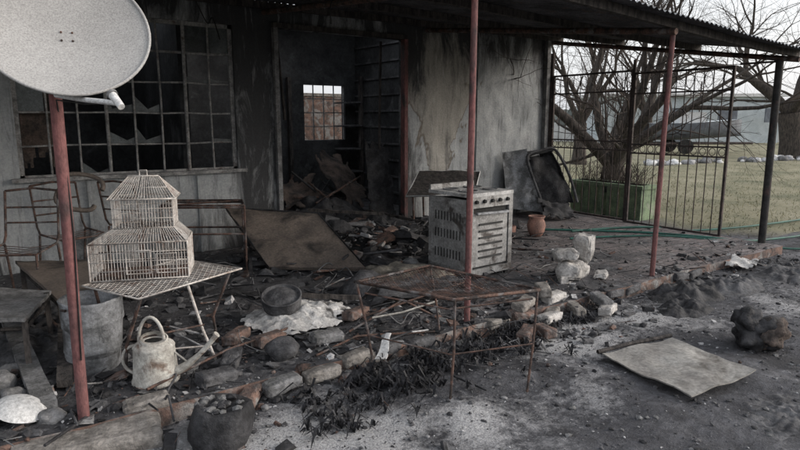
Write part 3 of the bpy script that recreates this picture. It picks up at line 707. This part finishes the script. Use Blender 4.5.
b=B('garden_hose',(6.8,4,0))
b.path(curve([(5.9,5.2,SL+.015),(6.42,4.72,SL+.015),(6.8,4.3,SL+.015),(7.1,3.75,SL+.015),(7.5,3.45,.06),(8.0,3.35,.04),(8.65,3.25,.035),(9.6,3.3,.03),(11,3.0,.02)]),.014,m_hose,8)
b.path(curve([(6.1,4.9,SL+.015),(6.7,4.75,SL+.015),(7.2,4.5,SL+.015),(7.7,4.3,.035),(8.6,4.0,.035),(10.2,3.8,.03)]),.014,m_hose,8)
b.path(curve([(5.7,4.6,SL+.015),(6.3,4.35,SL+.015),(6.9,3.9,SL+.015),(7.6,3.0,.03),(8.4,2.7,.03)]),.012,m_hose,8)
b.done()

# ---------------------------------------------------------------- gates / fence
gate=empty('wrought_iron_gate')
def leaf(name,y0,y1,z0,z1,x,arch):
    b=B(name,(x,(y0+y1)/2,0)); r=.013
    for y in (y0,y1): b.box((x,y,(z0+z1)/2),(.03,.03,z1-z0),m_gate)
    for z in (z0+.02,z1-.015): b.box((x,(y0+y1)/2,z),(.026,abs(y1-y0)-.03,.026),m_gate)
    zm=(z0+z1)*.5; 
    for z in (zm-.05,zm+.07,z1-.28): b.box((x,(y0+y1)/2,z),(.02,abs(y1-y0)-.03,.02),m_gate)
    n=11
    for i in range(1,n):
        y=y0+(y1-y0)*i/n; b.cyl((x+.004,y,z0),(x+.004,y,z1),.0065,.0065,m_gate,6,False)
    for i in range(n):
        y=y0+(y1-y0)*(i+.5)/n; 
        b.path([(x,y+.04*math.cos(t),zm+.01+.045*math.sin(t)) for t in [2*math.pi*k/14 for k in range(14)]],.005,m_gate,4,True)
        if i%2==0: b.path([(x,y+.05*math.cos(t),z1-.14+.10*math.sin(t)) for t in [2*math.pi*k/14 for k in range(14)]],.005,m_gate,4,True)
    if arch:
        for s in (1,-1):
            yc=(y0+y1)/2; b.path([(x,yc+s*(.05+.25*t*math.cos(t*5)),zm+.45+.25*t*math.sin(t*5)) for t in [k/18 for k in range(19)]],.006,m_gate,4)
    b.done(gate)
leaf('leaf_1',6.38,5.02,.10,2.17,7.36,True); leaf('leaf_2',4.98,3.68,.08,2.13,7.36,True)
b=B('gate_post'); b.cyl((7.36,6.43,0),(7.36,6.43,2.5),.03,.03,m_gate,8); b.cyl((7.36,5.0,0),(7.36,5.0,2.3),.022,.022,m_gate,8); b.cyl((7.36,3.62,2.14),(7.38,3.2,2.14),.012,.012,m_gate,6); b.done(gate)
b=B('planter_trough',(8.2,5.9,0))
for k,(y) in enumerate((5.5,6.2)):
    b.box((8.2,y,.25),(.36,.60,.48),m_green); b.box((8.2,y,.505),(.42,.66,.05),m_green)
    for j in range(4): b.box((8.012,y-.22+.147*j,.25),(.016,.02,.40),m_drygrass)
b.box((8.2,5.85,.45),(.2,1.2,.16),m_dark)
for _ in range(260):
    y=R.uniform(5.25,6.45); x=8.2+R.uniform(-.12,.12); a=R.uniform(0,6.28); h=R.uniform(.1,.38); b.path([(x,y,.5),(x+.05*math.cos(a),y+.05*math.sin(a),.5+h*.6),(x+.14*math.cos(a),y+.14*math.sin(a),.5+h)],.003,m_twig,3)
b.done()

# ---------------------------------------------------------------- trees
def tree(name,base,h,r0,seed,nl,spread,depth=6,lean=(0,0),twn=1.0,split=.25,minr=.006):
    rr=random.Random(seed); b=B(name,base)
    def grow(p,d,L,r,lv):
        n=4; pts=[p]; rs=[r]
        for i in range(n):
            d=(d+Vector((rr.gauss(0,.13),rr.gauss(0,.13),rr.gauss(0,.10)+.03*(lv>2)))).normalized()
            p=p+d*L/n; pts.append(p); rs.append(r*(1-.38*(i+1)/n))
        b.path(pts,rs,m_bark if r>.03 else m_twig,8 if r>.05 else (5 if r>.015 else 3))
        if lv>=depth or rs[-1]<minr*.4: return
        k=2 if rr.random()<.55 else 3
        for j in range(k):
            ax=d.orthogonal().normalized(); ax.rotate(Matrix.Rotation(rr.uniform(0,6.28),3,d))
            nd=(d+ax*rr.uniform(.35,.85)*spread).normalized()
            grow(pts[-1],nd,L*rr.uniform(.62,.88),rs[-1]*rr.uniform(.6,.8),lv+1)
        for j in range(2 if lv>0 else 0):
            q=pts[rr.randint(1,3)]; ax=d.orthogonal().normalized(); ax.rotate(Matrix.Rotation(rr.uniform(0,6.28),3,d))
            if lv<depth-1: grow(q,(d*.6+ax*.9).normalized(),L*.55,rs[-1]*.45,lv+2)
    base=Vector(base)
    tr=[base+Vector((0,0,-.1)),base+Vector((lean[0]*.1,lean[1]*.1,h*.08)),base+Vector((lean[0]*.2,lean[1]*.2,h*split))]
    b.path(tr,[r0*1.45,r0*1.05,r0],m_bark,12)
    for i in range(nl):
        a=2*math.pi*i/nl+rr.uniform(-.4,.4)
        d=Vector((math.cos(a)*spread*.75+lean[0]*.1,math.sin(a)*spread*.75+lean[1]*.1,1)).normalized()
        grow(tr[-1]-Vector((0,0,.05)),d,h*.30,r0*rr.uniform(.45,.65),1)
    b.done()
tree('bare_tree',(9.7,6.9,0),5.5,.20,11,7,.8,7,split=.12)
tree('bare_tree',(26.8,10.7,0),9,.42,5,5,1.0,7,lean=(-2,1),split=.2)
tree('bare_tree',(17,13.5,0),7,.2,8,5,.8,6,split=.2)
tree('bare_tree',(34,22,0),9,.3,21,5,.9,6,split=.2)

# ---------------------------------------------------------------- background
b=B('boat_on_trailer',(29,16,0))
cx,cy=27.0,15.2; ax=Vector((.82,-.57,0)); bx=Vector((.57,.82,0))
def hull(u,v):
    L=-2.3+4.6*u; w=.85*(1-max(0,(u-.45)/.55)**2.2); a=math.pi*v
    z=1.35+.3*max(0,u-.4)-.75*math.sin(a)**.7
    p=Vector((cx,cy,0))+ax*L+bx*(w*math.cos(a)); return (p.x,p.y,z)
b.grid(hull,24,14,m_hull)
b.grid(lambda u,v:(lambda p:(p.x,p.y,1.36+.3*max(0,u-.4)))(Vector((cx,cy,0))+ax*(-2.3+4.6*u)+bx*(.85*(1-max(0,(u-.45)/.55)**2.2)*(2*v-1))),24,4,m_blue)
p=Vector((cx,cy,1.6))+ax*-.2; b.box(p,(1.2,1.0,.5),m_bwhite,rz=-.61); b.path([Vector((cx,cy,1.4))+ax*.3,Vector((cx,cy,3.2))+ax*.3],.03,m_gate,6)
for s in (-.7,.7):
    b.path([Vector((cx,cy,.45))+ax*-2.2+bx*s,Vector((cx,cy,.45))+ax*2.8+bx*s*.2],.05,m_gate,5)
    q=Vector((cx,cy,.32))+ax*-.6+bx*s*1.2; b.cyl(q-bx*.09,q+bx*.09,.32,.32,m_black,20)
b.done()
b=B('farm_shed',(38,26,0))
def hb(c,s,m,rz=-.6): b.box(c,s,m,rz=rz)
hb((40,24,1.5),(12,5,3.0),m_blue); hb((40,24,3.1),(12.6,5.6,.2),m_bwhite); hb((37,21.6,1.2),(1.2,.1,2.1),m_hull); 
for k in (0,3,6): hb((39.5+k*.82,19.9-k*.57+.02,1.8),(1.2,.1,.9),m_hull)
b.done()
b=B('boundary_wall',(50,20,0))
b.box((46,18,.55),(34,.25,1.1),m_bwhite,rz=-.75); 
for k in range(12): b.box((46+(-16.5+3*k)*math.cos(-.75),18+(-16.5+3*k)*math.sin(-.75),.65),(.4,.4,1.35),m_bwhite,rz=-.75)
b.done()
b=B('stone_edging',(20,10,0))
for k in range(60):
    t=R.random(); x=18.5+9.5*t; y=11.8-2.3*t; s=R.uniform(.08,.22); b.blob((x+R.uniform(-.1,.1),y+R.uniform(-.3,.3),s*.3),(s,s*.8,s*.6),R.choice((m_bwhite,m_ash,m_grey)),.3,1.5,2)
b.done()
b=B('distant_trees')
for k in range(420):
    a=math.radians(R.uniform(-15,105)); d=R.uniform(75,110); x=d*math.sin(a); y=d*math.cos(a)
    s=R.uniform(1.2,2.6); b.blob((x,y,R.uniform(.2,2.0)),(s,s,s*R.uniform(.5,.9)),m_bush,.45,1.6,2,sm=False)
b.done()
b=B('distant_hills')
b.grid(lambda u,v:((lambda a,z:(500*math.sin(a),500*math.cos(a),z))(math.radians(-60+u*200),(-2 if v<.5 else 9+9*nz(u*7,3)+3*nz(u*25,1)))),200,1,m_bush); b.done()

# ---------------------------------------------------------------- grass
b=B('dry_grass')
for k in range(18000):
    x=7.6+abs(R.gauss(0,1))*7.5; y=R.uniform(-3,13)
    if R.random()>grassiness(x,y)**1.2: continue
    if x<8.5 and 5<y<6.6: continue
    h=R.uniform(.02,.06)+(.05 if R.random()<.06 else 0); z=gz(x,y); a=R.uniform(0,6.28); w=.006
    dx,dy=R.gauss(0,.03),R.gauss(0,.03)
    b.add([(x-w*math.cos(a),y-w*math.sin(a),z),(x+w*math.cos(a),y+w*math.sin(a),z),(x+dx,y+dy,z+h)],[(0,1,2)],m_drygrass)
b.done()

# ---------------------------------------------------------------- debris
def surf(x,y): return SL if (2.98<y<6.48 and x<7.4) else gz(x,y)
def chunk(b,x,y,z,s,m):
    k=R.random()
    if k<.5: b.box((x,y,z+s*.2),(s*R.uniform(.7,2.2),s*R.uniform(.5,1),s*R.uniform(.1,.55)),m,R.uniform(0,6.3),R.uniform(-.5,.5),R.uniform(-.4,.4),.35)
    elif k<.75: b.blob((x,y,z+s*.2),(s*.6,s*.5,s*.35),m,.4,1.8,1,R.uniform(0,6),False)
    else:
        a=R.uniform(0,6.3); L=s*R.uniform(2,5); b.cyl((x,y,z+.01),(x+L*math.cos(a),y+L*math.sin(a),z+R.uniform(.01,.05)+s*.3),s*.10,s*.07,m,5)
b=B('burnt_debris')
mats=[m_char]*10+[m_dark]*5+[m_grey]*3+[m_ash]+[m_rust]+[m_brick]
def pile(n,cx,cy,sx,sy,smin,smax,zh=0,ms=mats):
    for _ in range(n):
        x=R.gauss(cx,sx); y=R.gauss(cy,sy)
        if not(-3<x<7.3 and y<9.4): continue
        if 6.40<y<6.7: y=6.35
        if 7.2>y>6.3 and not 2.9<x<4.5: continue
        g=math.exp(-((x-cx)**2/(2*sx*sx)+(y-cy)**2/(2*sy*sy)))
        s=smin*(smax/smin)**(R.random()**2.4)
        chunk(b,x,y,surf(x,y)+zh*g*R.uniform(.6,1),s,R.choice(ms))
pile(1300,3.6,5.7,.8,.6,.015,.18,.22)
pile(600,3.7,6.9,.5,.5,.03,.25,.35)
pile(900,2.0,4.4,.9,.8,.010,.09)
pile(800,1.2,3.6,.8,.5,.008,.07)
pile(1000,2.4,3.2,.9,.3,.008,.08)
pile(900,4.8,4.2,1.1,.9,.008,.06)
pile(600,.4,4.2,.6,.9,.010,.10)
pile(400,.2,3.1,.35,.35,.012,.10)
pile(500,3.6,2.8,.9,.2,.008,.07)
pile(300,6.2,3.0,.8,.25,.01,.07)
pile(300,4.6,5.9,.6,.35,.02,.16,.08)
b.done()
b=B('ash_flakes')
for _ in range(5600):
    x=R.uniform(-.5,7.3); y=R.uniform(.6,6.3) if R.random()<.6 else R.gauss(2.6,.4); s=R.uniform(.003,.012)
    if R.random()<.03: s*=2.5
    z=surf(x,y)+.006
    b.box((x,y,z),(s,s*R.uniform(.4,1),s*.3),R.choice((m_ash,m_ash,m_grey,m_char,m_dark)),R.uniform(0,6),R.uniform(-.5,.5),R.uniform(-.5,.5),.4)
b.done()
b=B('soil_clods')
for _ in range(4200):
    x=R.uniform(.2,8.5); y=R.uniform(.5,3.0); s=.004*(6**(R.random()**2.6))
    b.blob((x,y,gz(x,y)+s*.2),(s,s*.8,s*.5),R.choice((m_dark,m_char,m_dark,m_grey)),.3,1.8,1,R.uniform(0,6),False)
b.done()
b=B('rubble_mound',(3.6,5.8,SL))
def mound(cx,cy,rx,ry,h,m,seed):
    def f(u,v):
        a=2*math.pi*u; x=cx+rx*v*math.cos(a); y=cy+ry*v*math.sin(a)
        z=h*(1-v*v)**1.2*(.7+.9*abs(nz(x*3,y*3,seed)))+.05*(1-v)*nz(x*12,y*12,seed)+.02*nz(x*30,y*30,seed)*(1-v)
        return (x,y,SL-.015+max(0,z) if v<1 else SL-.03)
    b.grid(f,110,46,m)
mound(3.7,5.95,1.15,.5,.30,m_char,1); mound(3.7,7.2,1.0,.9,.45,m_char,2); mound(3.0,5.0,.55,.5,.10,m_char,3); mound(.2,4.6,.6,1.1,.10,m_dark,4); mound(4.6,6.15,.9,.3,.16,m_dark,6)
b.done()
b=B('charred_plants')
for _ in range(250):
    t=R.random(); x=1.25+1.75*t+R.gauss(0,.08); y=2.60+.18*t+R.gauss(0,.13)
    if R.random()<.3: x=R.uniform(2.9,4.0); y=2.85+R.gauss(0,.06)
    z=gz(x,y); sc=R.uniform(.5,1.2)
    for k in range(R.randint(5,13)):
        a=R.uniform(0,6.28); L=R.uniform(.03,.15)*sc; w=R.uniform(.003,.010); out=R.uniform(.2,1.6)
        d=Vector((math.cos(a),math.sin(a),0)); s_=Vector((-d.y,d.x,0))*w
        p0=Vector((x,y,z)); p1=p0+d*L*.35*out+Vector((0,0,L*.6)); p2=p0+d*L*out+Vector((0,0,L*(.85-.6*out)))
        b.add([p0-s_*.5,p0+s_*.5,p1+s_,p1-s_,p2],[(0,1,2,3),(3,2,4)],m_leaf,False)
b.done()
b=B('field_stones',(.1,3.4,0))
for x,y,s in ((.02,3.45,.09),(-.05,3.7,.11),(.14,3.35,.06),(.05,3.85,.08),(-.12,3.4,.07),(.16,3.15,.07)): b.blob((x,y,s*.5+.06),(s,s*.8,s*.65),m_grey,.2,1.5,3,R.uniform(0,6))
b.done()

# ---------------------------------------------------------------- light, sky, camera
w=bpy.data.worlds.new('World'); S.world=w; w.use_nodes=True; t=w.node_tree; bg=t.nodes['Background']
sky=t.nodes.new('ShaderNodeTexSky'); sky.sky_type='NISHITA'; sky.sun_disc=False
EL,AZ=math.radians(22),math.radians(125)
sky.sun_elevation=EL; sky.sun_rotation=AZ; sky.dust_density=5; sky.air_density=1.2; sky.ozone_density=1
hs=t.nodes.new('ShaderNodeHueSaturation'); hs.inputs['Saturation'].default_value=.5; hs.inputs['Value'].default_value=1.5
t.links.new(sky.outputs[0],hs.inputs['Color'])
mx=t.nodes.new('ShaderNodeMix'); mx.data_type='RGBA'; mx.inputs['Factor'].default_value=.6   # thin high haze over the clear sky
mx.inputs['B'].default_value=(8.2,8.4,8.8,1); t.links.new(hs.outputs[0],mx.inputs['A']); t.links.new(mx.outputs['Result'],bg.inputs['Color']); bg.inputs['Strength'].default_value=.15
sd=bpy.data.lights.new('sun','SUN'); sd.energy=1.5; sd.angle=math.radians(28); sd.color=(1,.93,.86)
so=bpy.data.objects.new('sun',sd); S.collection.objects.link(so)
sv=Vector((math.sin(AZ)*math.cos(EL),math.cos(AZ)*math.cos(EL),math.sin(EL))); so.rotation_euler=sv.to_track_quat('Z','Y').to_euler(); so.location=(5,5,10)
S.view_settings.view_transform='Standard'; S.view_settings.look='None'; S.view_settings.exposure=0
cd=bpy.data.cameras.new('camera'); cd.lens=27; cd.sensor_width=36; cd.clip_start=.05; cd.clip_end=3000
co=bpy.data.objects.new('camera',cd); S.collection.objects.link(co); co.location=(0,0,1.5)
co.rotation_euler=(math.radians(90-9.926),0,math.radians(-35)); S.camera=co
